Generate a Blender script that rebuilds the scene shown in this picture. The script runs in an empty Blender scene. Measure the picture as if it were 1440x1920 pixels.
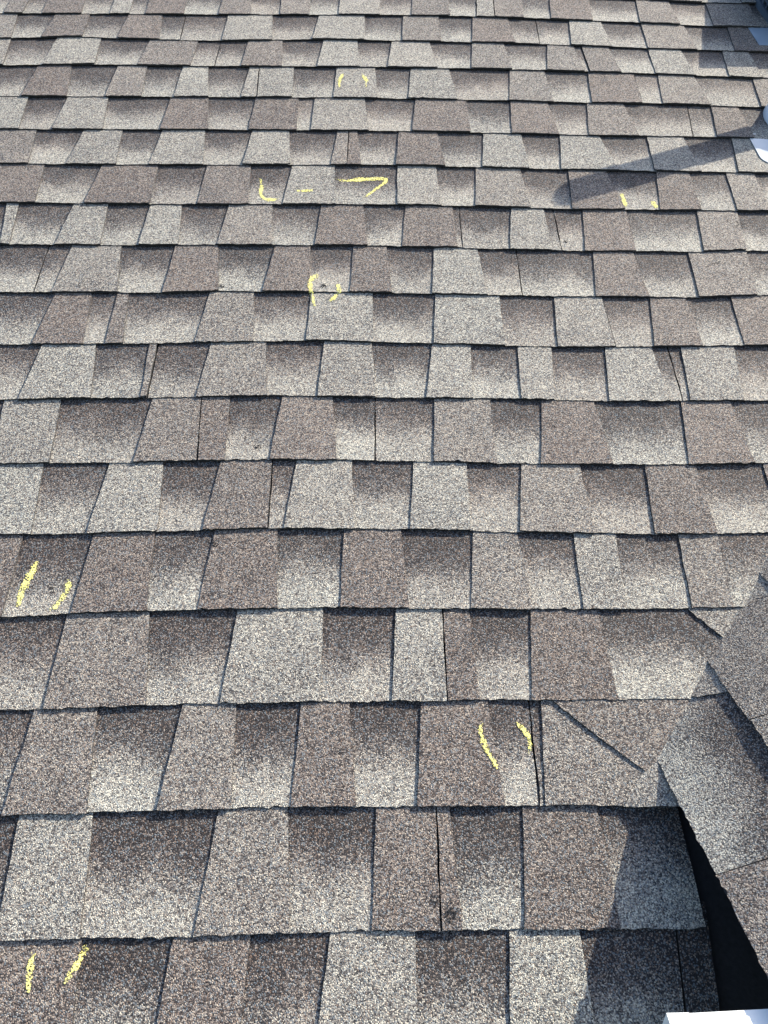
import bpy, bmesh, math, random
import numpy as np
from mathutils import Vector, Matrix
from mathutils.bvhtree import BVHTree
random.seed(7)
rng = np.random.default_rng(7)
scene = bpy.context.scene
col = scene.collection

# ------------------------------------------------------------------ camera, sky, sun, exposure
PITCH = math.radians(26.57)                      # 6 in 12 main slope
F, CX, CY = 1443.0, 720.0, 960.0                 # phone main lens, photo pixels
TILT, ROLL, YAW, HC = math.radians(56.741), math.radians(2.523), math.radians(3.106), 1.0572
BASE_Z = 3.6                                     # roof frame origin above the ground
cp, sp = math.cos(PITCH), math.sin(PITCH)
fw = np.array([math.sin(YAW)*math.cos(TILT), math.cos(YAW)*math.cos(TILT), -math.sin(TILT)])
r0 = np.cross(fw, [0, 0, 1.0]); r0 /= np.linalg.norm(r0)
u0 = np.cross(r0, fw)
rt = math.cos(ROLL)*r0 + math.sin(ROLL)*u0
up = -math.sin(ROLL)*r0 + math.cos(ROLL)*u0
CAM = np.array([0, 0, HC])                       # roof frame: u along the eave, v up the slope, w out of the roof
ROOF = Matrix.Translation((0, 0, BASE_Z)) @ Matrix.Rotation(PITCH, 4, 'X')

cam_data = bpy.data.cameras.new('camera')
cam = bpy.data.objects.new('camera', cam_data); col.objects.link(cam); scene.camera = cam
m = Matrix.Identity(4)
for i, a in enumerate((rt, up, -fw)):
    for j in range(3): m[j][i] = a[j]
m = ROOF @ Matrix.Translation(CAM.tolist()) @ m
cam.matrix_world = m
cam_data.sensor_fit = 'VERTICAL'; cam_data.sensor_height = 24.0; cam_data.lens = 24.0*F/1920.0
cam_data.clip_start = 0.02; cam_data.clip_end = 3000

SUN_ROOF = Vector((1.76, 1.33, 1.0)).normalized()
sun_dir = (Matrix.Rotation(PITCH, 3, 'X') @ SUN_ROOF).normalized()
elev = math.asin(sun_dir.z); azim = math.atan2(sun_dir.x, sun_dir.y)
world = bpy.data.worlds.new('World'); scene.world = world; world.use_nodes = True
nt = world.node_tree; nt.nodes.clear()
sky = nt.nodes.new('ShaderNodeTexSky'); sky.sky_type = 'NISHITA'; sky.sun_disc = False
sky.sun_elevation = elev; sky.sun_rotation = azim
sky.air_density = 1.0; sky.dust_density = 2.0
bg = nt.nodes.new('ShaderNodeBackground'); bg.inputs['Strength'].default_value = 0.15
wo = nt.nodes.new('ShaderNodeOutputWorld')
nt.links.new(sky.outputs[0], bg.inputs['Color']); nt.links.new(bg.outputs[0], wo.inputs['Surface'])
sl = bpy.data.lights.new('sun', 'SUN'); sl.energy = 4.6; sl.angle = math.radians(0.55); sl.color = (1.0, 0.915, 0.77)
so = bpy.data.objects.new('sun', sl); col.objects.link(so)
so.rotation_euler = sun_dir.to_track_quat('Z', 'Y').to_euler(); so.location = (4, 3, 9)
vs = scene.view_settings
vs.view_transform = 'Standard'; vs.look = 'None'; vs.gamma = 1.0; vs.use_curve_mapping = False
vs.exposure = 1.18

# ------------------------------------------------------------------ pixels to the roof plane
def ray(x, y):
    return fw + ((x-CX)/F)*rt - ((y-CY)/F)*up
def onroof(x, y, w=0.0):
    d = ray(x, y); t = (w-HC)/d[2]
    return d[0]*t, d[1]*t

# ------------------------------------------------------------------ materials
def newmat(name):
    ma = bpy.data.materials.new(name); ma.use_nodes = True
    t = ma.node_tree; t.nodes.clear()
    o = t.nodes.new('ShaderNodeOutputMaterial'); b = t.nodes.new('ShaderNodeBsdfPrincipled')
    t.links.new(b.outputs[0], o.inputs['Surface'])
    return ma, t, b, o
def N(t, kind, **kw):
    n = t.nodes.new(kind)
    for k, v in kw.items(): setattr(n, k, v)
    return n
def math_node(t, op, a, b=None, clamp=False):
    n = N(t, 'ShaderNodeMath', operation=op, use_clamp=clamp)
    for i, v in enumerate((a, b)):
        if v is None: continue
        if isinstance(v, (int, float)): n.inputs[i].default_value = v
        else: t.links.new(v, n.inputs[i])
    return n.outputs[0]
def ramp(t, fac, stops):
    n = N(t, 'ShaderNodeValToRGB'); e = n.color_ramp.elements
    while len(e) < len(stops): e.new(0.5)
    for i, (p, c) in enumerate(stops): e[i].position = p; e[i].color = (*c, 1)
    t.links.new(fac, n.inputs[0]); return n.outputs[0]
def mix(t, fac, a, b, mode='MIX'):
    n = N(t, 'ShaderNodeMix', data_type='RGBA', blend_type=mode)
    for i, v in ((0, fac), (6, a), (7, b)):
        if isinstance(v, (int, float)): n.inputs[i].default_value = v
        elif isinstance(v, tuple): n.inputs[i].default_value = (*v, 1)
        else: t.links.new(v, n.inputs[i])
    return n.outputs[2]

def granule_material():
    ma, t, b, o = newmat('ceramic_granules')
    tc = N(t, 'ShaderNodeTexCoord').outputs['Object']
    tone = N(t, 'ShaderNodeAttribute', attribute_name='tone').outputs['Fac']
    hue = N(t, 'ShaderNodeAttribute', attribute_name='hue').outputs['Fac']
    # slight warp so the granules are not regular cells
    v1 = N(t, 'ShaderNodeTexVoronoi'); v1.inputs['Scale'].default_value = 640; t.links.new(tc, v1.inputs['Vector'])
    v2 = N(t, 'ShaderNodeTexVoronoi'); v2.inputs['Scale'].default_value = 300; t.links.new(tc, v2.inputs['Vector'])
    sep = N(t, 'ShaderNodeSeparateColor'); t.links.new(v1.outputs['Color'], sep.inputs[0])
    sep2 = N(t, 'ShaderNodeSeparateColor'); t.links.new(v2.outputs['Color'], sep2.inputs[0])
    rnd = math_node(t, 'ADD', math_node(t, 'MULTIPLY', sep.outputs[0], 0.84), 0.07)
    # uneven blend of granules over the sheet
    n1 = N(t, 'ShaderNodeTexNoise'); n1.inputs['Scale'].default_value = 26; n1.inputs['Detail'].default_value = 3; t.links.new(tc, n1.inputs['Vector'])
    n2 = N(t, 'ShaderNodeTexNoise'); n2.inputs['Scale'].default_value = 5.5; n2.inputs['Detail'].default_value = 2; t.links.new(tc, n2.inputs['Vector'])
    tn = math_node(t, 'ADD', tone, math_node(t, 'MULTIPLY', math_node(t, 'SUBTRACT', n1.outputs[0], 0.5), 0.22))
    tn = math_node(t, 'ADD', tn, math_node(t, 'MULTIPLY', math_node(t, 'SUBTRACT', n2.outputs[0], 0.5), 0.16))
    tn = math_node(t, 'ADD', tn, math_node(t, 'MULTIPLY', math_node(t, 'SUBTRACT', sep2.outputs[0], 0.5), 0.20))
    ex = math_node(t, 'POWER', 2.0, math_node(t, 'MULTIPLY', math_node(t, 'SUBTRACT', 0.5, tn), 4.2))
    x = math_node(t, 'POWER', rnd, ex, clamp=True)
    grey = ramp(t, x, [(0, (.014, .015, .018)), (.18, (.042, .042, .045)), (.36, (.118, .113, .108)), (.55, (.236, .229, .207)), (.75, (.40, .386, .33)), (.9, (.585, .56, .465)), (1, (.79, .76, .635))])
    brown = ramp(t, x, [(0, (.014, .011, .012)), (.18, (.045, .037, .035)), (.36, (.116, .093, .083)), (.55, (.205, .170, .147)), (.75, (.305, .258, .215)), (.9, (.42, .365, .295)), (1, (.60, .53, .43))])
    # a few rust and blue-grey granules
    c = mix(t, hue, grey, brown)
    odd = math_node(t, 'GREATER_THAN', sep.outputs[1], 0.90)
    c = mix(t, math_node(t, 'MULTIPLY', odd, 0.35), c, (.30, .20, .14))
    odd2 = math_node(t, 'LESS_THAN', sep.outputs[1], 0.14)
    c = mix(t, math_node(t, 'MULTIPLY', odd2, 0.55), c, (.17, .21, .24))
    gap = N(t, 'ShaderNodeMapRange'); gap.inputs['From Min'].default_value = 0.55; gap.inputs['From Max'].default_value = 0.95
    t.links.new(v1.outputs['Distance'], gap.inputs['Value'])
    c = mix(t, gap.outputs[0], c, (.02, .02, .021))
    # worn spots where granules have come away, and grit
    n3 = N(t, 'ShaderNodeTexNoise'); n3.inputs['Scale'].default_value = 75; n3.inputs['Detail'].default_value = 6; n3.inputs['Roughness'].default_value = 0.7; t.links.new(tc, n3.inputs['Vector'])
    wr = N(t, 'ShaderNodeMapRange'); wr.inputs['From Min'].default_value = 0.66; wr.inputs['From Max'].default_value = 0.72; wr.inputs['To Max'].default_value = 0.75
    t.links.new(n3.outputs[0], wr.inputs['Value'])
    c = mix(t, wr.outputs[0], c, (.035, .033, .033))
    t.links.new(c, b.inputs['Base Color'])
    b.inputs['Roughness'].default_value = 0.82
    b.inputs['Specular IOR Level'].default_value = 0.35
    h = math_node(t, 'ADD', math_node(t, 'MULTIPLY', v1.outputs['Distance'], -1.0), math_node(t, 'MULTIPLY', sep.outputs[2], 0.5))
    bp = N(t, 'ShaderNodeBump'); bp.inputs['Strength'].default_value = 0.75; bp.inputs['Distance'].default_value = 0.0016
    t.links.new(h, bp.inputs['Height']); t.links.new(bp.outputs[0], b.inputs['Normal'])
    return ma
def plain(name, colr, rough=0.6, metal=0.0, scale=40, amt=0.25, bump=0.0):
    ma, t, b, o = newmat(name)
    tc = N(t, 'ShaderNodeTexCoord').outputs['Object']
    n = N(t, 'ShaderNodeTexNoise'); n.inputs['Scale'].default_value = scale; n.inputs['Detail'].default_value = 5; t.links.new(tc, n.inputs['Vector'])
    lo = tuple(c*(1-amt) for c in colr); hi = tuple(min(1, c*(1+amt*0.6)) for c in colr)
    t.links.new(ramp(t, n.outputs[0], [(.3, lo), (.7, hi)]), b.inputs['Base Color'])
    b.inputs['Roughness'].default_value = rough; b.inputs['Metallic'].default_value = metal
    if bump:
        bp = N(t, 'ShaderNodeBump'); bp.inputs['Strength'].default_value = bump; bp.inputs['Distance'].default_value = 0.002
        t.links.new(n.outputs[0], bp.inputs['Height']); t.links.new(bp.outputs[0], b.inputs['Normal'])
    return ma
def patchy(name, colr, cell, lo, hi):
    """Chalk dust or bare asphalt caught on some granules only; 'cover' fades it out at its rim."""
    ma, t, b, o = newmat(name)
    tc = N(t, 'ShaderNodeTexCoord').outputs['Object']
    cov = N(t, 'ShaderNodeAttribute', attribute_name='cover').outputs['Fac']
    v = N(t, 'ShaderNodeTexVoronoi'); v.inputs['Scale'].default_value = cell; t.links.new(tc, v.inputs['Vector'])
    s = N(t, 'ShaderNodeSeparateColor'); t.links.new(v.outputs['Color'], s.inputs[0])
    n = N(t, 'ShaderNodeTexNoise'); n.inputs['Scale'].default_value = 120; n.inputs['Detail'].default_value = 4; t.links.new(tc, n.inputs['Vector'])
    a = math_node(t, 'ADD', math_node(t, 'MULTIPLY', s.outputs[0], 0.6), math_node(t, 'MULTIPLY', n.outputs[0], 0.4))
    mr = N(t, 'ShaderNodeMapRange'); mr.inputs['From Min'].default_value = lo; mr.inputs['From Max'].default_value = hi
    t.links.new(math_node(t, 'SUBTRACT', math_node(t, 'ADD', cov, 0.5), a), mr.inputs['Value'])
    c = ramp(t, s.outputs[1], [(0, tuple(x*0.8 for x in colr)), (1, colr)])
    t.links.new(c, b.inputs['Base Color']); b.inputs['Roughness'].default_value = 0.95; b.inputs['Specular IOR Level'].default_value = 0.1
    bp = N(t, 'ShaderNodeBump'); bp.inputs['Strength'].default_value = 0.6; bp.inputs['Distance'].default_value = 0.0012; bp.invert = True
    t.links.new(v.outputs['Distance'], bp.inputs['Height']); t.links.new(bp.outputs[0], b.inputs['Normal'])
    tr = N(t, 'ShaderNodeBsdfTransparent'); mx = N(t, 'ShaderNodeMixShader')
    t.links.new(mr.outputs[0], mx.inputs[0]); t.links.new(tr.outputs[0], mx.inputs[1]); t.links.new(b.outputs[0], mx.inputs[2])
    t.links.new(mx.outputs[0], o.inputs['Surface'])
    return ma
M_GRAN = granule_material()
M_ASPH = plain('asphalt_mat', (.022, .021, .021), 0.75, 0, 300, .4, .5)
M_FELT = plain('black_underlayment', (.012, .012, .014), 0.85, 0, 160, .4, .4)
M_CHALK = patchy('yellow_chalk', (.86, .80, .26), 620, 0.0, 0.2)
M_BARE = patchy('bare_asphalt', (.02, .02, .021), 580, 0.0, 0.08)
M_WHITE = plain('white_painted_aluminium', (.72, .745, .745), 0.4, 0, 22, .12)
M_GALV = plain('pale_flashing_metal', (.46, .50, .54), 0.38, 0.2, 9, .14)
M_GALV_SHADED = plain('shaded_flashing_metal', (.20, .26, .33), 0.45, 0.2, 12, .2)  # vent flange metal, its shade painted in as a darker, bluer colour
M_BLUE = plain('dark_blue_grey_metal', (.06, .085, .12), 0.5, 0.2, 30, .2)
M_WOOD = plain('weathered_board', (.10, .095, .09), 0.8, 0, 30, .3, .3)
M_SIDE = plain('grey_siding', (.35, .35, .34), 0.6, 0, 12, .1)
M_RUB = plain('black_rubber', (.03, .03, .03), 0.6, 0, 60, .2)
M_GRASS = plain('lawn', (.05, .08, .025), 0.95, 0, 3, .4)

# ------------------------------------------------------------------ object helpers
def link(name, me, mat_, parent=None, smooth=False):
    if mat_: me.materials.append(mat_)
    ob = bpy.data.objects.new(name, me); col.objects.link(ob)
    if parent is not None: ob.parent = parent
    if smooth:
        for p in me.polygons: p.use_smooth = True
    return ob
def tag(ob, label, cat, group=None):
    ob['label'] = label; ob['category'] = cat
    if group: ob['group'] = group
def thing(name, label, cat, mat4):
    e = bpy.data.objects.new(name, None); col.objects.link(e); e.matrix_world = mat4
    e.empty_display_size = 0.2; tag(e, label, cat); e['kind'] = 'thing'; return e
def mesh(name, verts, faces):
    me = bpy.data.meshes.new(name); me.from_pydata([tuple(map(float, v)) for v in verts], [], faces); me.update(); return me
def box_mesh(name, x0, x1, y0, y1, z0, z1, bevel=0.0):
    bm = bmesh.new()
    vv = [bm.verts.new((x, y, z)) for x in (x0, x1) for y in (y0, y1) for z in (z0, z1)]
    for f in ((0, 1, 3, 2), (4, 6, 7, 5), (0, 4, 5, 1), (2, 3, 7, 6), (0, 2, 6, 4), (1, 5, 7, 3)): bm.faces.new([vv[i] for i in f])
    bmesh.ops.recalc_face_normals(bm, faces=bm.faces)
    if bevel: bmesh.ops.bevel(bm, geom=bm.edges[:], offset=bevel, segments=2, affect='EDGES', profile=0.5)
    me = bpy.data.meshes.new(name); bm.to_mesh(me); bm.free(); return me
def set_attr(me, name, vals):
    a = me.attributes.new(name, 'FLOAT', 'POINT'); a.data.foreach_set('value', np.asarray(vals, dtype=np.float32))

# smooth value noise for the unevenness of the sheets
_tab = rng.random((64, 64))
def vnoise(x, y):
    x = np.asarray(x, float); y = np.asarray(y, float)
    xi = np.floor(x).astype(int); yi = np.floor(y).astype(int); fx = x-xi; fy = y-yi
    fx = fx*fx*(3-2*fx); fy = fy*fy*(3-2*fy)
    g = lambda i, j: _tab[i % 64, j % 64]
    return ((g(xi, yi)*(1-fx)+g(xi+1, yi)*fx)*(1-fy) + (g(xi, yi+1)*(1-fx)+g(xi+1, yi+1)*fx)*fy) - 0.5
def sstep(a, b, x):
    t = np.clip((x-a)/(b-a), 0, 1); return t*t*(3-2*t)

# ------------------------------------------------------------------ shingle geometry
EXPO = 0.1429                  # exposure of a course
LAP = 0.030                    # how far a piece runs on under the course above
T_MAT, T_PANEL, T_TAB = 0.0010, 0.0019, 0.0047   # heights of backing mat, base panel and tab above the sheet's underside
RISE = 0.0047                  # the lower edge lies on the course below
def under(vd):                 # underside of a course, vd = distance above its lower edge
    return RISE*(1.0 - vd/EXPO)

def slab(name, parent, mat_, le, re, vbot, vtop, h0, h1, seed, tone=None, hue=0.0, jit=0.0007, lift=0.0, rows=8, vmargin=0.0):
    """One piece of shingle. le/re: ((u,v) top, (u,v) bottom) of its side edges; vbot(u)/vtop(u): course lines."""
    def edge_u(e, v):
        (ut, vt), (ub, vb) = e
        k = (v-vb)/(vt-vb) if abs(vt-vb) > 1e-6 else 0
        return ub + (ut-ub)*k
    ub0, ub1 = le[1][0], re[1][0]
    nc = max(2, int(abs(ub1-ub0)/0.0065))
    S, T = np.linspace(0, 1, nc+1), np.linspace(0, 1, rows+1)
    P = np.zeros((rows+1, nc+1, 2)); VD = np.zeros((rows+1, nc+1))
    for j, tt in enumerate(T):
        for i, ss in enumerate(S):
            ug = ub0 + (ub1-ub0)*ss
            vb = float(vbot(ug)) + vmargin; vt = float(vtop(ug)) + LAP
            v = vb + (vt-vb)*tt
            u = edge_u(le, v)*(1-ss) + edge_u(re, v)*ss
            P[j, i] = (u, v); VD[j, i] = v - vb
    # ragged cut edges
    rr = np.random.default_rng(seed)
    P[0, :, 1] += rr.normal(0, jit, nc+1) + vnoise(P[0, :, 0]*(20+25*rr.random())+seed, 3.3)*0.0026 + (vnoise(P[0, :, 0]*110+seed*3, 7.7) > .40)*0.0022
    P[:, 0, 0] += rr.normal(0, jit*0.6, rows+1); P[:, -1, 0] += rr.normal(0, jit*0.6, rows+1)
    un = under(VD)
    uneven = vnoise(P[..., 0]*9+seed*1.7, P[..., 1]*9)*0.0016 + vnoise(P[..., 0]*30+seed, P[..., 1]*30)*0.0006
    fade = np.clip(1-VD/EXPO, 0, 1)
    uneven = np.zeros_like(VD) if mat_ is M_ASPH else np.maximum(uneven, -.0006)
    top = un + h1 + uneven*fade + lift*fade**2
    bot = un + h0 + np.minimum(uneven, 0)*fade*0.3
    n = (rows+1)*(nc+1); idx = lambda j, i: j*(nc+1)+i
    verts = [(P[j, i, 0], P[j, i, 1], top[j, i]) for j in range(rows+1) for i in range(nc+1)]
    faces = [(idx(j, i), idx(j, i+1), idx(j+1, i+1), idx(j+1, i)) for j in range(rows) for i in range(nc)]
    ring = [(0, i) for i in range(nc+1)] + [(j, nc) for j in range(1, rows+1)] + [(rows, i) for i in range(nc-1, -1, -1)] + [(j, 0) for j in range(rows-1, 0, -1)]
    base = len(verts); side0 = len(faces)
    for (j, i) in ring: verts.append((P[j, i, 0], P[j, i, 1], top[j, i]))        # own verts: crisp edge
    for (j, i) in ring: verts.append((P[j, i, 0], P[j, i, 1]+0.0006*(j == 0), bot[j, i]))
    L = len(ring)
    for k in range(L):
        k2 = (k+1) % L; faces.append((base+k2, base+k, base+L+k, base+L+k2))
    me = mesh(name, verts, faces)
    me.materials.append(mat_)
    if mat_ is M_GRAN:
        me.materials.append(M_ASPH)
        mi = np.zeros(len(faces), dtype=np.int32); mi[side0:] = 1
        me.polygons.foreach_set('material_index', mi)
    if tone is not None:
        vals = tone(VD, P) ; vals = np.broadcast_to(vals, VD.shape).ravel()
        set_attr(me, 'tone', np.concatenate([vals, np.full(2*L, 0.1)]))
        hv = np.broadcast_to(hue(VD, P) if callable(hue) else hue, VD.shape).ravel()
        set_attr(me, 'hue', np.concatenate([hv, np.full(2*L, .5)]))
    sm = np.zeros(len(faces), dtype=bool); sm[:side0] = True
    me.polygons.foreach_set('use_smooth', sm)
    ob = bpy.data.objects.new(name, me); col.objects.link(ob)
    if parent is not None: ob.parent = parent
    SURF.append((ob, verts, faces))
    return ob
SURF = []

def tone_tab(kind, rr):
    t = {'g': 0.56, 'm': 0.465, 'b': 0.365}[kind] + rr.normal(0, .025)
    h = {'g': 0.22, 'm': 0.6, 'b': 1.0}[kind] + rr.normal(0, .08)
    gr = rr.normal(0, .03)
    return (lambda VD, P: t + gr*(VD/EXPO-.5)), float(np.clip(h, 0, 1))
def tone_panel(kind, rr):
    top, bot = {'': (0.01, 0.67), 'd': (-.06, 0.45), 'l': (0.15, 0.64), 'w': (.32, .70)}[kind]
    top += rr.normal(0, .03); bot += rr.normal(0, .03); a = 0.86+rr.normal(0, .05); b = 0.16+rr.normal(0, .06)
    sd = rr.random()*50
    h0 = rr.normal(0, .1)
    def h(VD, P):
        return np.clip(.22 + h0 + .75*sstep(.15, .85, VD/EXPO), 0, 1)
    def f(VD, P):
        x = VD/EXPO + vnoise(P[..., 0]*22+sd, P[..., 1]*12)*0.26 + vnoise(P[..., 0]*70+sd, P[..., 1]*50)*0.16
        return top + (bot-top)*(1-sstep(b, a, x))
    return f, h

def build_course(parent, edges, vbot, vtop, seed):
    """edges: list of (kind, (u,v) top, (u,v) bottom); the last one closes the course. kind: T? tab, B? panel, leading s = seam, E end."""
    n = len(edges)-1
    start = 0
    while start < n:
        end = start+1
        while end < n and not edges[end][0].startswith('s'): end += 1
        def e(i, du=0.0):
            k, a, b = edges[i]; return ((a[0]+du, a[1]), (b[0]+du, b[1]))
        gapL = 0.0012 if edges[start][0].startswith('s') else 0.0
        gapR = -0.0012 if edges[end][0].startswith('s') else 0.0
        strip = slab('shingle', parent, M_ASPH, e(start, gapL), e(end, gapR), vbot, vtop, 0.0, T_MAT, seed*101+start, jit=0.0005, rows=3, vmargin=0.0008)
        lift = abs(np.random.default_rng(seed*31+start).normal(0, .0009))
        for i in range(start, end):
            kind = edges[i][0].lstrip('s'); rr = np.random.default_rng(seed*977+i*13)
            l = e(i, gapL if i == start else 0.0); r_ = e(i+1, gapR if i+1 == end else 0.0)
            if kind[0] == 'T':
                f, h = tone_tab(kind[1], rr)
                slab('tab', strip, M_GRAN, l, r_, vbot, vtop, 0.0, T_TAB, seed*211+i, f, h, lift=lift)
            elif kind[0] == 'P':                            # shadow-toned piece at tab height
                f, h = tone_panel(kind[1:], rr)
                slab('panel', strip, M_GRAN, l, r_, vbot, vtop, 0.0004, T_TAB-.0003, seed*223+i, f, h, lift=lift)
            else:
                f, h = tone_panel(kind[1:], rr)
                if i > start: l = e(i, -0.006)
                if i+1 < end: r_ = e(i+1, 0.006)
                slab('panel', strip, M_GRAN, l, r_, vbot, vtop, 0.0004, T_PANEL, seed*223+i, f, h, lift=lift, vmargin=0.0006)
        start = end

# ------------------------------------------------------------------ main roof: course lines and edges read from the photograph
LINES = {
0: [(0,22),(360,24),(720,25.5),(845,27),(1030,33),(1200,40),(1340,47),(1440,49)],
1: [(0,69),(150,66),(220,69),(300,71.5),(410,74),(585,71),(720,73),(960,78),(1220,88),(1440,95)],
2: [(0,120),(175,118),(360,121),(720,123),(1020,129),(1230,136),(1440,144)],
3: [(0,177),(350,179),(720,181),(920,185),(1110,190),(1220,191),(1330,195),(1440,199)],
4: [(0,239),(300,240),(720,242),(955,247),(1105,251),(1345,254),(1440,258)],
5: [(0,304),(275,306),(720,306),(905,311),(1050,315),(1225,318),(1440,322)],
6: [(0,377),(280,380),(720,381),(890,384),(1070,390),(1235,391),(1440,393)],
7: [(0,455),(190,457),(410,456),(720,458),(955,464),(1095,468),(1315,469),(1385,466),(1440,468)],
8: [(0,545),(300,546),(425,543),(720,546),(980,552),(1150,554),(1310,555),(1440,550)],
9: [(0,643),(225,642),(375,639),(575,636),(720,639),(935,645),(1045,648),(1230,648),(1440,645)],
10: [(0,748),(275,743),(500,739),(720,743),(975,745),(1140,750),(1440,748)],
11: [(0,867),(250,864),(510,859),(720,861),(960,867),(1290,869),(1440,865)],
12: [(0,1001),(165,998),(385,992),(500,988),(720,990),(975,995),(1220,1000),(1440,997)],
13: [(0,1155),(135,1149),(370,1142),(635,1137),(720,1139),(1090,1142),(1390,1138)],
14: [(0,1331),(200,1324),(410,1317),(720,1313),(995,1311),(1275,1310)],
15: [(0,1528),(290,1519),(550,1512),(720,1511),(1020,1510),(1260,1511)],
16: [(0,1762),(320,1757),(550,1750),(720,1745),(985,1742),(1320,1741)]}
U_LO, U_HI = -1.75, 1.75
GU = np.arange(U_LO-.2, U_HI+.2, 0.012)
V0_ = 2.3709
def course_line(k):
    if k in LINES:
        p = np.array(LINES[k], float)
        xs = np.arange(p[0, 0], p[-1, 0]+1, 12); ys = np.interp(xs, p[:, 0], p[:, 1])
        pts = np.array([onroof(x, y, 0.0105) for x, y in zip(xs, ys)])
        v = np.interp(GU, pts[:, 0], pts[:, 1])
        ker = np.hanning(9); ker /= ker.sum()
        return np.convolve(np.pad(v, 4, mode='edge'), ker, 'valid')
    ref = min(max(k, 0), 16)
    return course_line(ref) - EXPO*(k-ref) + vnoise(GU*3+k*7, k*1.0)*0.006
CL = {k: course_line(k) for k in range(-5, 20)}
def vline(k): return lambda u: np.interp(u, GU, CL[k])
def px_line_y(k, x):
    p = np.array(LINES[k], float); return float(np.interp(x, p[:, 0], p[:, 1]))

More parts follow.
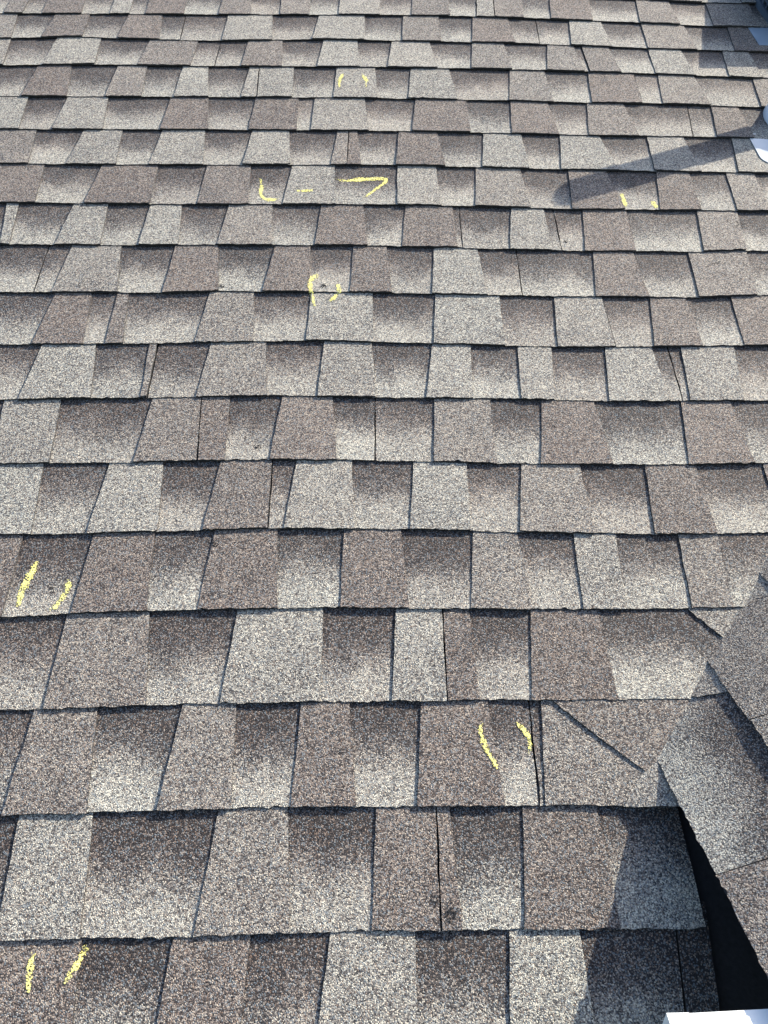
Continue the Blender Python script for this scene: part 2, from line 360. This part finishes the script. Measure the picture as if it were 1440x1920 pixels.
# (kind, x at the top of the course, x at its lower edge); first list in half-pixels from x=0, second in half-pixels from x=720
ROWS = {
0: ([('B',-40,-60),('Tm',40,15),('B',110,85),('Tb',180,158),('B',320,305),('Tg',430,412),('B',500,485),('Tb',560,545),('B',700,690),('Tm',835,820),('B',945,940),('Tm',1055,1050),('B',1165,1160),('Tg',1275,1270),('B',1425,1425)],
    [('Tm',105,103),('B',240,248),('sTg',347,346),('sTm',410,415),('B',515,525),('Tb',622,626),('B',770,782),('Tm',945,960),('B',1065,1110),('Tm',1205,1235),('Bd',1360,1410)]),
1: ([('Tm',-60,-90),('B',65,42),('Tb',205,155),('B',335,310),('Tb',480,440),('B',608,597),('sBl',695,675),('Tg',855,832),('B',1022,1020),('Tg',1195,1172),('B',1368,1365)],
    [('Tm',72,68),('B',205,215),('Tb',332,330),('B',465,492),('sB',570,585),('Tg',695,702),('B',815,858),('Tm',965,990),('B',1127,1175),('Tb',1290,1315),('B',1470,1500)]),
2: ([('Tg',-110,-150),('B',40,10),('Tg',210,158),('B',378,355),('Tm',560,515),('B',742,715),('sB',825,805),('Tm',930,905),('B',1060,1058),('Tg',1212,1190),('B',1340,1350)],
    [('Tg',28,15),('B',172,200),('Tm',330,328),('B',450,480),('Tm',612,612),('B',712,752),('sTm',742,770),('B',845,890),('Tg',992,1018),('B',1115,1170),('Tg',1270,1295),('B',1370,1420)]),
3: ([('B',-40,-80),('Tb',138,82),('B',268,250),('Tm',440,395),('B',552,530),('Tg',685,652),('B',782,780),('Tg',935,903),('sTg',972,963),('B',1103,1095),('Tg',1262,1250),('B',1408,1415)],
    [('Tg',100,92),('B',245,275),('Tm',472,470),('B',603,635),('Tb',765,780),('sBw',940,970),('Tm',1028,1045),('Bl',1165,1225),('Tm',1385,1415)]),
4: ([('Tg',-60,-100),('B',105,70),('Tg',252,195),('B',405,385),('Tb',640,600),('B',782,780),('Tb',958,932),('Bw',1120,1112),('Tg',1180,1165),('B',1368,1382)],
    [('Tb',118,105),('B',308,325),('Tb',475,480),('B',615,655),('Tm',762,768),('B',900,955),('sBl',1140,1160),('Tb',1228,1250),('B',1330,1390)]),
5: ([('Tm',-80,-120),('B',135,105),('Tg',312,248),('B',458,435),('Tg',608,558),('B',768,762),('Tg',945,910),('B',1085,1088),('Tm',1265,1240),('sTb',1308,1302),('B',1340,1355)],
    [('Tb',55,45),('B',200,230),('Tg',372,370),('B',515,545),('Tg',660,665),('B',810,880),('Tg',988,1015),('B',1125,1190),('Tg',1305,1330),('B',1440,1480)]),
6: ([('Tb',-50,-90),('B',165,130),('Tb',380,315),('B',592,562),('Tb',775,740),('B',940,930),('Tg',1095,1060),('B',1255,1262)],
    [('Tg',50,52),('B',195,215),('Tm',345,342),('B',512,550),('Tb',692,705),('B',835,905),('Tb',1022,1035),('Bl',1145,1190),('Tm',1285,1325),('B',1390,1450)]),
7: ([('Bd',-60,-100),('Tg',25,0),('B',70,35),('Tg',275,205),('B',405,375),('Tg',562,520),('B',682,668),('Tm',857,815),('Bl',1020,1018),('Tb',1205,1180),('B',1363,1378)],
    [('Tb',80,68),('B',258,275),('sB',282,295),('Tg',477,472),('B',600,630),('sB',637,668),('Tb',745,755),('Bl',908,945),('Tm',1175,1200),('B',1325,1360)]),
8: ([('B',-40,-100),('sB',180,125),('Tm',268,195),('B',455,438),('Tb',657,610),('B',818,818),('Tb',1030,985),('B',1165,1160),('Tb',1325,1312)],
    [('B',10,30),('Tg',187,180),('B',352,388),('sB',498,520),('Tb',785,795),('B',935,995),('Tm',1143,1182),('Bl',1360,1400)]),
9: ([('B',-20,-100),('Tb',207,120),('B',345,310),('Tb',440,395),('B',480,460),('Tm',785,730),('B',952,950),('Tg',1167,1148),('B',1398,1400)],
    [('Tg',193,187),('B',433,455),('Tg',638,652),('sB',820,870),('Tb',998,1015),('B',1133,1195),('Tb',1303,1352),('B',1450,1500)]),
10: ([('B',-20,-100),('Tg',155,70),('B',360,340),('Tm',560,528),('sB',590,552),('Tm',790,735),('B',998,1000),('Tg',1215,1190),('B',1395,1410)],
    [('Tg',180,160),('B',325,335),('Tg',502,515),('B',628,640),('Tg',830,845),('B',1005,1075),('sB',1068,1122),('Tg',1115,1150),('B',1312,1350)]),
11: ([('Bd',-100,-150),('Tg',15,-30),('B',228,185),('Tm',570,500),('sTb',755,740),('B',862,843),('Tb',1058,1010),('B',1248,1262),('sB',1407,1407)],
    [('Tm',190,188),('B',398,425),('Tb',592,590),('B',790,860),('Tb',1115,1145),('B',1300,1390)]),
12: ([('Tg',-60,-130),('B',163,115),('Tg',410,325),('B',612,590),('Tb',825,760),('sBl',1022,1005),('Tg',1112,1065),('B',1320,1330)],
    [('Tg',110,98),('B',310,325),('Tm',515,510),('B',735,790),('Tb',980,1015),('B',1170,1250)]),
13: ([('Tb',-130,-210),('B',85,5),('Tb',350,265),('B',580,550),('Tb',805,740),('B',1040,1040),('Tb',1290,1275)],
    [('B',65,95),('Tm',335,325),('B',500,560),('Tg',712,748),('B',870,905),('Tm',1105,1155),('Pl',1250,1310)]),
14: ([('B',-60,-160),('Tm',250,160),('B',560,545),('Tg',890,825),('B',1213,1200)],
    [('Tg',45,30),('sTb',220,238),('B',320,360),('Tb',550,555),('P',800,880),('E',1290,1290)]),
15: ([('Bd',-60,-180),('Tm',125,5),('B',365,325),('Tm',685,585),('B',885,865),('Tb',1130,1090),('B',1310,1335)],
    [('Tb',140,125),('B',390,455),('sBd',545,584),('Tm',592,604),('E',1130,1130)]),
16: ([('Bd',-120,-220),('Tg',70,-20),('B',350,300),('Tm',820,725),('B',1080,1085),('Tb',1410,1395)],
    [('sTb',195,215),('B',245,295),('Tb',522,528),('B',800,890),('E',1105,1212)]),
17: ([('Tb',-60,-120),('B',305,268),('Tb',648,585),('B',938,900),('Tg',1240,1195)],
    [('B',115,130),('Tg',470,475),('B',735,790),('sBd',1100,1140),('E',1222,1272)])}

main = thing('main_roof', 'long slope of weathered brown and grey asphalt shingles marked with yellow chalk', 'roof', ROOF)
def random_edges(k, ua, ub, rr, start_tab=True):
    out = []; u = ua; tabk = start_tab; c = 0
    vt, vb = float(vline(k-1)(ua)), float(vline(k)(ua))
    while u < ub:
        kind = ('T'+rr.choice(list('ggmmbb'))) if tabk else 'B'
        sl_ = rr.normal(0.012, .006) if tabk else -rr.normal(.006, .004)
        if c and c % 5 == 0: kind = 's'+kind
        out.append((kind, (u+sl_, vt), (u, vb)))
        u += rr.uniform(.075, .15); tabk = not tabk; c += 1
    return out
def row_edges(k):
    rr = np.random.default_rng(500+k)
    L_, R_ = ROWS[k]
    items = [(kd, a/2, b/2) for kd, a, b in L_] + [(kd, 720+a/2, 720+b/2) for kd, a, b in R_]
    out = []
    for kd, xt, xb in items:
        yt = (px_line_y(k-1, xt) + 7) if k > 0 else 1.0
        yb = px_line_y(k, xb) if k < 17 else 1920.0
        out.append((kd, onroof(xt, yt, .005), onroof(xb, yb, .009)))
    # carry on past the frame
    ul = out[0][2][0]; ue = max(U_LO + .25, ul - 0.45)
    left = random_edges(k, ue, ul-.06, rr, True)
    if left and left[-1][0].lstrip('s')[0] == 'B' and out[0][0][0] == 'B': left = left[:-1]
    out = left + out
    if out[-1][0] != 'E':
        ur = out[-1][2][0]
        lim = {13: 0.72}.get(k, min(U_HI-.2, ur + 0.55))
        lastT = out[-1][0].lstrip('s')[0] == 'T'
        if ur + .1 < lim: out += random_edges(k, ur+.11, lim, rr, not lastT)
        out.append(('E', (lim, out[-1][1][1]), (lim, out[-1][2][1])))
    return out
for k in range(0, 18): build_course(main, row_edges(k), vline(k), vline(k-1), k+1)
for k in (-2, -1, 18):                                     # courses just outside the frame
    rr = np.random.default_rng(900+k)
    ed = random_edges(k, -1.45 if k < 0 else -.75, 1.5 if k < 0 else .34, rr)
    lim = 1.5 if k < 0 else .40
    ed.append(('E', (lim, ed[-1][1][1]), (lim, ed[-1][2][1])))
    build_course(main, ed, vline(k), vline(k-1), 60+k)
link('roof_deck', box_mesh('roof_deck', -1.75, 1.75, -.42, 2.95, -.024, -.0062), M_FELT, main)

# ------------------------------------------------------------------ dormer roof: its left slope meets the main slope in a woven valley
VA = np.array([*onroof(1233, 1417), 0.0]); VB = np.array([*onroof(1393, 1140), 0.0])
HY = np.array([0, cp, -sp]); HZ = np.array([0, sp, cp]); HX = np.array([1.0, 0, 0])
dv = VB-VA
q = math.atan2(dv@HZ, dv[0])
es, ed_ = -HY, math.cos(q)*HX + math.sin(q)*HZ
en = np.cross(es, ed_)
LIFT = 0.004
DM = Matrix(((es[0], ed_[0], en[0], VA[0]+en[0]*LIFT), (es[1], ed_[1], en[1], VA[1]+en[1]*LIFT), (es[2], ed_[2], en[2], VA[2]+en[2]*LIFT), (0, 0, 0, 1)))
DORM = ROOF @ DM
def ondorm(x, y, w=0.006):
    d = ray(x, y); o = VA + en*w
    t = ((o-CAM)@en)/(d@en); X = CAM + t*d - VA
    return float(X@es), float(X@ed_)
crease = lambda d: -(dv@HY)/math.hypot(dv[0], dv@HZ)*d
dorm = thing('dormer_roof', 'small side slope of grainy shingles overhanging a black gap beside the long slope', 'roof', DORM)
D_LINES = [0.0, 0.132, 0.275, 0.418, 0.561, 0.704, 0.847, 0.99]
def dl(k):
    if k < len(D_LINES): z = D_LINES[k]
    else: z = D_LINES[-1] + EXPO*(k-len(D_LINES)+1)
    return lambda s: z + -.004 + .062*np.asarray(s) + vnoise(np.asarray(s)*4+k*3, k*1.1)*0.003
S_END = 0.62
for k in range(0, 7):
    rr = np.random.default_rng(70+k); vb, vt = D_LINES[k], D_LINES[k+1]
    s_l = crease(vb) - 0.02; s_lt = crease(vt) - 0.02
    E_ = [('B' if k == 0 else 'Tm', (s_lt, vt), (s_l, vb))]
    if k == 0:
        b = ondorm(1400, 1625)[0]
        E_ += [('sTm', (b, vt), (b, vb)), ('B', (b+.13, vt), (b+.13, vb)), ('Tg', (b+.25, vt), (b+.24, vb))]
    elif k == 1:
        a = ondorm(1428, 1346)[0]
        E_ += [('sTm', (a, vt), (a, vb)), ('B', (a+.1, vt), (a+.1, vb)), ('Tb', (a+.24, vt), (a+.23, vb)), ('B', (a+.36, vt), (a+.36, vb))]
    else:
        s = s_l + rr.uniform(.1, .16); tb = False
        while s < S_END-.06:
            E_.append(('T'+rr.choice(list('gmb')) if tb else 'B', (s+.004, vt), (s, vb))); s += rr.uniform(.08, .14); tb = not tb
    E_.append(('E', (S_END, vt), (S_END, vb)))
    build_course(dorm, E_, dl(k), dl(k+1), 200+k)
# deck under the slope (runs to the valley), edge board, soffit and side wall in the dark below
def prism(name, pts, z0, z1):
    n = len(pts); v = [(x, y, z0) for x, y in pts] + [(x, y, z1) for x, y in pts]
    f = [tuple(reversed(range(n))), tuple(range(n, 2*n))] + [(i, (i+1) % n, n+(i+1) % n, n+i) for i in range(n)]
    return mesh(name, v, f)
link('roof_deck', prism('roof_deck', [(0.25, 0.030), (S_END-.004, 0.045), (S_END-.004, 1.0), (crease(1.0)+.02, 1.0), (crease(.16)+.02, .16)], -.020, -.0045), M_FELT, dorm)
link('fascia_board', prism('fascia_board', [(0.25, 0.036), (S_END-.01, 0.052), (S_END-.01, 0.070), (0.25, 0.054)], -.06, -.0205), M_WOOD, dorm)
wall_pts = []
def dloc(X):                                               # roof frame to dormer frame
    d = np.asarray(X, float)-VA-en*LIFT; return (d@es, d@ed_, d@en)
x0 = VA[0]+.17
ww = []
for uu in (x0, x0+.03):
    for (v_, top) in ((-.36, 0), (-.36, 1), (.36, 1), (.36, 0)):
        if top:
            # height of the deck's underside above the main roof at this place
            lam = ((VA+en*(LIFT-.021)-np.array([uu, v_, 0]))@en)/en[2]; ww.append(dloc((uu, v_, max(lam, .001))))
        else: ww.append(dloc((uu, v_, -.005)))
link('side_wall', mesh('side_wall', ww, [(0, 1, 2, 3), (7, 6, 5, 4), (0, 4, 5, 1), (1, 5, 6, 2), (2, 6, 7, 3), (3, 7, 4, 0)]), M_WOOD, dorm)

# woven pieces: ends of the dormer's strips lapped on to the main slope, ends of main courses lapped on to the dormer
def flap(name, parent, pts, z, thick, tone_, hue_, seed):
    rr = np.random.default_rng(seed); P = []
    n = len(pts)
    for i in range(n):
        a, b = np.array(pts[i]), np.array(pts[(i+1) % n]); L = np.linalg.norm(b[:2]-a[:2]); c = max(1, int(L/.006))
        nrm = np.array([-(b-a)[1], (b-a)[0]])/max(L, 1e-6)
        for j in range(c):
            p = a + (b-a)*(j/c)
            if j: p = p + nrm*rr.normal(0, .0006)
            P.append(p)
    bm = bmesh.new()
    tops = [bm.verts.new((p[0], p[1], z(p))) for p in P]
    f = bm.faces.new(tops)
    bot = [bm.verts.new((p[0], p[1], z(p)-thick)) for p in P]
    tv = [bm.verts.new((p[0], p[1], z(p))) for p in P]
    m_ = len(P)
    for i in range(m_):
        g = bm.faces.new((tv[(i+1) % m_], tv[i], bot[i], bot[(i+1) % m_])); g.material_index = 1
    if f.normal.z < 0: f.normal_flip()
    bm.normal_update()
    if f.normal.z < 0: f.normal_flip()
    bmesh.ops.triangulate(bm, faces=[f])
    me = bpy.data.meshes.new(name); bm.to_mesh(me); bm.free()
    me.materials.append(M_GRAN); me.materials.append(M_ASPH)
    set_attr(me, 'tone', np.full(len(me.vertices), tone_)); set_attr(me, 'hue', np.full(len(me.vertices), hue_))
    ob = bpy.data.objects.new(name, me); col.objects.link(ob); ob.parent = parent
    SURF.append((ob, [v.co[:] for v in me.vertices], [tuple(p.vertices) for p in me.polygons]))
    return ob
def zmain(k, add):
    return lambda p: float(under(p[1]-vline(k)(p[0]))) + T_TAB + add
flap('woven_flap', main, [onroof(x, y, .012) for x, y in ((1030,1306),(1120,1378),(1211,1446),(1217,1440),(1262,1400),(1310,1306))], zmain(15, .0032), .0031, .37, .75, 1)
flap('woven_flap', main, [onroof(x, y, .012) for x, y in ((1040,1300),(1062,1322),(1140,1388),(1150,1388),(1200,1300))], zmain(15, .0022), .0021, .30, .8, 5)
flap('woven_flap', main, [onroof(x, y, .012) for x, y in ((1284,1132),(1330,1172),(1364,1198),(1372,1194),(1412,1132))], zmain(14, .0028), .0027, .50, .35, 2)
zd = lambda k, c: (lambda p: float(under(p[1]-float(dl(k)(p[0])))) + T_TAB + c)
flap('woven_flap', dorm, [ondorm(x, y, .011) for x, y in ((1290,1306),(1318,1302),(1372,1292),(1365,1240),(1345,1215),(1325,1250))], zd(0, .0012), .0022, .50, .5, 3)
flap('woven_flap', dorm, [ondorm(x, y, .011) for x, y in ((1385,1142),(1418,1119),(1450,1111),(1480,1080),(1480,1000),(1440,1040))], zd(1, .0012), .0022, .50, .4, 4)

# end of the fifteenth course, turned up the valley to meet the overhang
def zup(p):
    hgt_ = float((VA-np.array([p[0], p[1], 0]))@en)/en[2]
    return zmain(15, .0012)(p) + .62*max(0.0, hgt_)
flap('woven_flap', main, [onroof(1220, 1424, .012), onroof(1170, 1512, .012), onroof(1180, 1512, .012), onroof(1280, 1514, .032), onroof(1290, 1470, .04), onroof(1240, 1410, .012)], zup, .004, .56, .45, 6)
# the dormer's sheets lie flat and thin
def droop(ob):
    for v in ob.data.vertices: v.co.z *= .62
for ch in dorm.children_recursive:
    if ch.name.split('.')[0] in ('shingle', 'tab', 'panel', 'woven_flap'): droop(ch)

# ------------------------------------------------------------------ chalk strokes and scuffs lying on the granules
bpy.context.view_layer.update()
def build_bvh():
    V, Fc = [], []
    for ob, vs_, fs in SURF:
        root = ob; vs_ = [v.co[:] for v in ob.data.vertices]
        while root.parent is not None: root = root.parent
        X = Matrix.Identity(4) if root is main else DM
        b = len(V); V += [(X @ Vector(v))[:] for v in vs_]; Fc += [tuple(i+b for i in f) for f in fs]
    return BVHTree.FromPolygons(V, Fc)
BVH = build_bvh()
def hit(x, y):
    d = Vector(ray(x, y)).normalized()
    loc, nrm, i, dist = BVH.ray_cast(Vector(CAM), d)
    return (loc, d) if loc is not None else (Vector((*onroof(x, y, .006), .006)), d)
def stroke(pts, wpx, name='chalk_mark'):
    P = [np.array(p, float) for p in pts]
    Q = []
    for i in range(len(P)-1):
        c = max(2, int(np.linalg.norm(P[i+1]-P[i])/5))
        for j in range(c): Q.append(P[i] + (P[i+1]-P[i])*j/c)
    Q.append(P[-1]); Q = np.array(Q)
    if len(Q) > 6:
        for _ in range(2): Q[1:-1] = (Q[:-2]+2*Q[1:-1]+Q[2:])/4
    verts, cov, faces = [], [], []
    tg = np.gradient(Q, axis=0); nr = np.stack([-tg[:, 1], tg[:, 0]], 1); nr /= np.linalg.norm(nr, axis=1)[:, None]+1e-9
    K = (-1, -.6, -.25, .25, .6, 1)
    for i, (p, n_) in enumerate(zip(Q, nr)):
        t_ = i/(len(Q)-1); wv = (1.75 if wpx < 5 else 1.45)*wpx*(0.72+0.5*vnoise(i*.35+p[0], p[1]))*(0.55+0.45*math.sin(math.pi*min(1, .12+t_*.88)))
        for k_ in K:
            z_ = p + n_*wv*k_
            loc, d = hit(*z_)
            loc = loc - d*0.0011
            verts.append(loc[:]); endf = min(1, 6*t_+.25, 6*(1-t_)+.25); cov.append(-.55 + (.55+.24+.40*vnoise(i*.3+p[1], k_*2))*(1-abs(k_)**2.4)*endf)
    n = len(K)
    for i in range(len(Q)-1):
        for k_ in range(n-1):
            a = i*n+k_; f = (a, a+1, a+n+1, a+n)
            zs = [Vector(verts[j]) for j in f]
            if max((zs[a_]-zs[(a_+1) % 4]).length for a_ in range(4)) < .02: faces.append(f)
    me = mesh(name, verts, faces); set_attr(me, 'cover', cov)
    ob = link(name, me, M_CHALK, main); return ob
for lab, w_, pts in (
 ('short curved yellow chalk stroke, left half of a small circle', 3.6, [(645,137),(635,150),(637,167)]),
 ('short curved yellow chalk stroke, right half of a small circle', 3.6, [(677,137),(689,152),(685,166)]),
 ('yellow chalk letter L', 4.0, [(485,330),(492,345),(487,366),(498,375),(525,373)]),
 ('yellow chalk dash', 3.0, [(553,357),(570,358),(590,356)]),
 ('yellow chalk number seven', 4.0, [(627,334),(645,340),(675,336),(727,335),(722,342),(700,358),(676,375)]),
 ('yellow chalk tick', 4.6, [(1164,360),(1168,374),(1177,390)]),
 ('yellow chalk tick', 4.6, [(1220,376),(1228,384),(1235,391)]),
 ('curved yellow chalk stroke crossing two courses', 6.5, [(600,514),(581,523),(582,540),(586,558),(591,578)]),
 ('curved yellow chalk stroke crossing two courses', 6.0, [(630,531),(639,541),(629,556),(615,567)]),
 ('long yellow chalk stroke leaning left', 9.0, [(73,1046),(53,1085),(41,1110),(32,1144)]),
 ('curved yellow chalk stroke', 8.5, [(131,1084),(126,1108),(110,1130),(92,1148)]),
 ('long bowed yellow chalk stroke', 7.5, [(904,1349),(900,1374),(910,1402),(924,1424),(936,1446)]),
 ('curved yellow chalk stroke beside a shingle seam', 7.0, [(963,1351),(982,1367),(994,1387),(992,1417)]),
 ('short thick yellow chalk stroke', 9.5, [(64,1782),(55,1820),(52,1866)]),
 ('yellow chalk stroke reaching up to the course above', 8.5, [(165,1768),(145,1808),(117,1849)])):
    stroke(pts, w_)['label'] = lab
def scuff(x, y, rx, ry, seed, strength=.6):
    rr = np.random.default_rng(seed); n, R_ = 18, 5
    verts = [(hit(x, y)[0]-hit(x, y)[1]*.0008)[:]]; cov = [strength]; faces = []
    wob = 1+.5*vnoise(np.cos(np.linspace(0, 2*math.pi, n, endpoint=False))*1.3+seed, np.sin(np.linspace(0, 2*math.pi, n, endpoint=False))*1.3+seed*.7)
    for r_ in range(1, R_+1):
        for i in range(n):
            a = 2*math.pi*i/n; k = r_/R_
            loc, d = hit(x+rx*k*wob[i]*math.cos(a), y+ry*k*wob[i]*math.sin(a)); verts.append((loc-d*.0008)[:]); cov.append(strength-(strength+.6)*k**1.3)
    for i in range(n): faces.append((0, 1+i, 1+(i+1) % n))
    for r_ in range(R_-1):
        for i in range(n): faces.append((1+r_*n+i, 1+(r_+1)*n+i, 1+(r_+1)*n+(i+1) % n, 1+r_*n+(i+1) % n))
    me = mesh('granule_scuff', verts, faces); set_attr(me, 'cover', cov)
    link('granule_scuff', me, M_BARE, main)
for i, s in enumerate([(95,1106,16,14,.0),(663,152,5,4,.1),(955,1402,13,14,.0),(607,536,14,9,.05),(846,1712,26,46,.12),(815,1692,14,26,.05),
                       (402,1018,18,16,.05),(1340,490,40,30,-.18),(1385,420,60,34,-.15),(415,537,12,5,.15),(1060,452,8,12,.1),(728,1490,18,14,-.05),
                       (1035,800,22,12,-.12),(482,838,22,9,.0)]):
    scuff(*s[:4], 40+i, s[4])

# ------------------------------------------------------------------ things fixed to the roof
# white gutter end lying under the dormer's overhang
GZ = float(VA@HZ) - .012                                     # rim level: just under the edge of the overhang
def atlevel(x, y):
    d = ray(x, y); t = (GZ-CAM@HZ)/(d@HZ); X = CAM+t*d; return float(X[0]), float(X@HY)
ga, gb = atlevel(1252, 1905), atlevel(1440, 1894)
gut = thing('gutter', 'white metal gutter with a capped end below the edge of the overhang', 'gutter', Matrix.Translation((0, 0, BASE_Z)))
GY = ga[1]; GW = 0.118; GX = ga[0]
# cross-section of the trough, x from the front lip, z from the rim (thin sheet, out and back)
out_ = [(.020, -.004), (.020, .002), (.0, .002), (.0, -.020), (.014, -.034), (.022, -.058), (.040, -.078), (GW, -.078), (GW, .012)]
inn_ = [(GW-.0015, .012), (GW-.0015, -.0765), (.0407, -.0765), (.0233, -.057), (.0153, -.033), (.0015, -.0193), (.0015, .0005), (.0185, .0005), (.0185, -.004)]
def along_y(name, prof, y0_, y1_):
    n = len(prof); v = [(GX+a, y0_, GZ+b) for a, b in prof] + [(GX+a, y1_, GZ+b) for a, b in prof]
    f = [(i, (i+1) % n, n+(i+1) % n, n+i) for i in range(n)] + [tuple(range(n)), tuple(reversed(range(n, 2*n)))]
    me = mesh(name, v, f); bm = bmesh.new(); bm.from_mesh(me); bmesh.ops.recalc_face_normals(bm, faces=bm.faces); bm.to_mesh(me); bm.free(); return me
link('trough', along_y('trough', out_+inn_, GY-.46, GY-.0015), M_WHITE, gut)
link('end_cap', along_y('end_cap', [(-.001, .0), (-.001, -.0205), (.013, -.035), (.021, -.059), (.0395, -.0795), (GW+.001, -.0795), (GW+.001, .006), (.0205, .0)], GY-.0012, GY+.0008), M_WHITE, gut)
link('cap_flange', along_y('cap_flange', [(-.0016, .0035), (.021, .0035), (.021, .0023), (-.0003, .0023), (-.0003, -.020), (-.0016, -.020)], GY-.016, GY+.0012), M_WHITE, gut)
link('cap_rim', along_y('cap_rim', [(.0212, .0004), (GW, .0064), (GW, .0078), (.0212, .0018)], GY-.013, GY+.0014), M_WHITE, gut)

# plumbing vent pipe with its boot: the pipe stands just right of the frame and throws the long shadow
PC = (1.135, 1.862)
vp = thing('vent_pipe', 'plumbing vent pipe in a pale metal boot with a rounded flange', 'vent pipe', ROOF)
fl_u0, fl_u1, fl_v0, fl_v1, rad = onroof(1413, 266, .01)[0]-.002, 1.30, onroof(1436, 307, .012)[1], 1.80, .035
pts = []
for (cx_, cy_, a0) in ((fl_u0+rad, fl_v0+rad, 180), (fl_u1-rad, fl_v0+rad, 270), (fl_u1-.005, fl_v1-.005, 0), (fl_u0+.005, fl_v1-.005, 90)):
    rr_ = rad if cy_ < 1.75 else .005
    for j in range(7):
        a = math.radians(a0+15*j); pts.append((cx_+rr_*math.cos(a), cy_+rr_*math.sin(a)))
bmv = []
vb5 = lambda u: float(vline(5)(u))
def zfl(p): return float(under(p[1]-vb5(p[0]))) + T_TAB + .0022 if p[1] > vb5(p[0]) else .0125
n = len(pts)
fv = [(p[0], p[1], zfl(p)) for p in pts] + [(p[0], p[1], zfl(p)-.0012) for p in pts]
link('flange', mesh('flange', fv, [tuple(range(n)), tuple(reversed(range(n, 2*n)))] + [(i, n+i, n+(i+1) % n, (i+1) % n) for i in range(n)]), M_GALV, vp)
def lathe(name, prof, base, axis, seg=40):
    ax = Vector(axis).normalized(); a = ax.orthogonal().normalized(); b = ax.cross(a)
    v, f = [], []
    for r_, h_ in prof:
        for i in range(seg):
            t_ = 2*math.pi*i/seg; v.append((Vector(base)+ax*h_+(a*math.cos(t_)+b*math.sin(t_))*r_)[:])
    for j in range(len(prof)-1):
        for i in range(seg): f.append((j*seg+i, j*seg+(i+1) % seg, (j+1)*seg+(i+1) % seg, (j+1)*seg+i))
    return mesh(name, v, f)
VERT = (0, sp, cp)
link('boot_cone', lathe('boot_cone', [(.122, .0), (.119, .016), (.108, .026), (.080, .060), (.047, .085), (.042, .088)], (*PC, 0), (0, .12, 1)), M_GALV, vp, True)
link('pipe', lathe('pipe', [(.037, -.01), (.037, .425), (.032, .425), (.032, .05)], (*PC, 0), VERT), M_WHITE, vp, True)
link('rubber_collar', lathe('rubber_collar', [(.045, .075), (.045, .100), (.0375, .104)], (*PC, 0), VERT), M_RUB, vp, True)

# low roof vent with slatted sides on a pale flange
rv = thing('roof_vent', 'low dark blue-grey roof vent with slatted side on a pale flange', 'roof vent', ROOF)
RU, RV, RF, RB = onroof(1418, 12, .0)[0], 2.312, 0.140, 0.056     # slant-back hood, tall at its lower end
fa, fb = onroof(1408, 54, .008), onroof(1424, 84, .010)
def zfv(p): return float(under(p[1]-float(vline(1)(p[0])))) + T_TAB + .0012
fp = [(fb[0], fb[1]), (RU+.45, fb[1]-.01), (RU+.45, fa[1]+.05), (fa[0]-.004, fa[1]+.02)]
link('flange', mesh('flange', [(x, y, zfv((x, y))) for x, y in fp] + [(x, y, zfv((x, y))-.001) for x, y in fp], [(0, 1, 2, 3), (7, 6, 5, 4), (0, 4, 5, 1), (1, 5, 6, 2), (2, 6, 7, 3), (3, 7, 4, 0)]), M_GALV_SHADED, rv)
hgt = lambda y: RF + (RB-RF)*(y-RV)/.37
def wedge(name, x0, x1, y0, y1, za, zb_a, zb_b):
    v = [(x0, y0, za), (x1, y0, za), (x1, y1, za), (x0, y1, za), (x0, y0, zb_a), (x1, y0, zb_a), (x1, y1, zb_b), (x0, y1, zb_b)]
    return mesh(name, v, [(3, 2, 1, 0), (4, 5, 6, 7), (0, 1, 5, 4), (1, 2, 6, 5), (2, 3, 7, 6), (3, 0, 4, 7)])
link('core', wedge('core', RU+.012, RU+.388, RV+.012, RV+.358, .003, hgt(RV+.012)-.004, hgt(RV+.358)-.004), M_RUB, rv)
link('base_curb', wedge('base_curb', RU-.004, RU+.404, RV-.004, RV+.374, .002, .022, .020), M_BLUE, rv)
for i in range(12):
    y_ = RV+.004+.033*i
    link('bar', wedge('bar', RU, RU+.006, y_-.003, y_+.003, .021, hgt(y_-.003)-.003, hgt(y_+.003)-.003), M_BLUE, rv)
for i in range(5):
    z_ = .034+.018*i; ye = RV + .37*min(1, (RF-.008-z_)/(RF-RB))
    link('slat', wedge('slat', RU-.002, RU+.009, RV+.002, ye, z_, z_+.004, z_+.004), M_BLUE, rv)
hd = wedge('hood', RU-.012, RU+.412, RV-.012, RV+.382, 0, 1, 1)
for k_, v_ in enumerate(hd.vertices): v_.co.z = hgt(v_.co.y) + (-.004 if k_ < 4 else .006)
link('hood', hd, M_BLUE, rv)

# ------------------------------------------------------------------ the house body below and the ground
hw = thing('house_wall', 'plain grey house wall carrying the shingle roof', 'wall', Matrix.Translation((0, 0, 0)))
zb = lambda y: BASE_Z + y*math.tan(PITCH) - .028
y0, y1 = -.25, 2.45
vv = [(x, y, z) for x in (-1.6, 1.6) for y, z in ((y0, 0), (y1, 0), (y1, zb(y1)), (y0, zb(y0)))]
link('wall_body', mesh('wall_body', vv, [(0, 1, 2, 3), (7, 6, 5, 4), (0, 4, 5, 1), (1, 5, 6, 2), (2, 6, 7, 3), (3, 7, 4, 0)]), M_SIDE, hw)
g = link('ground', mesh('ground', [(-900, -900, 0), (900, -900, 0), (900, 900, 0), (-900, 900, 0)], [(0, 1, 2, 3)]), M_GRASS)
g['kind'] = 'structure'
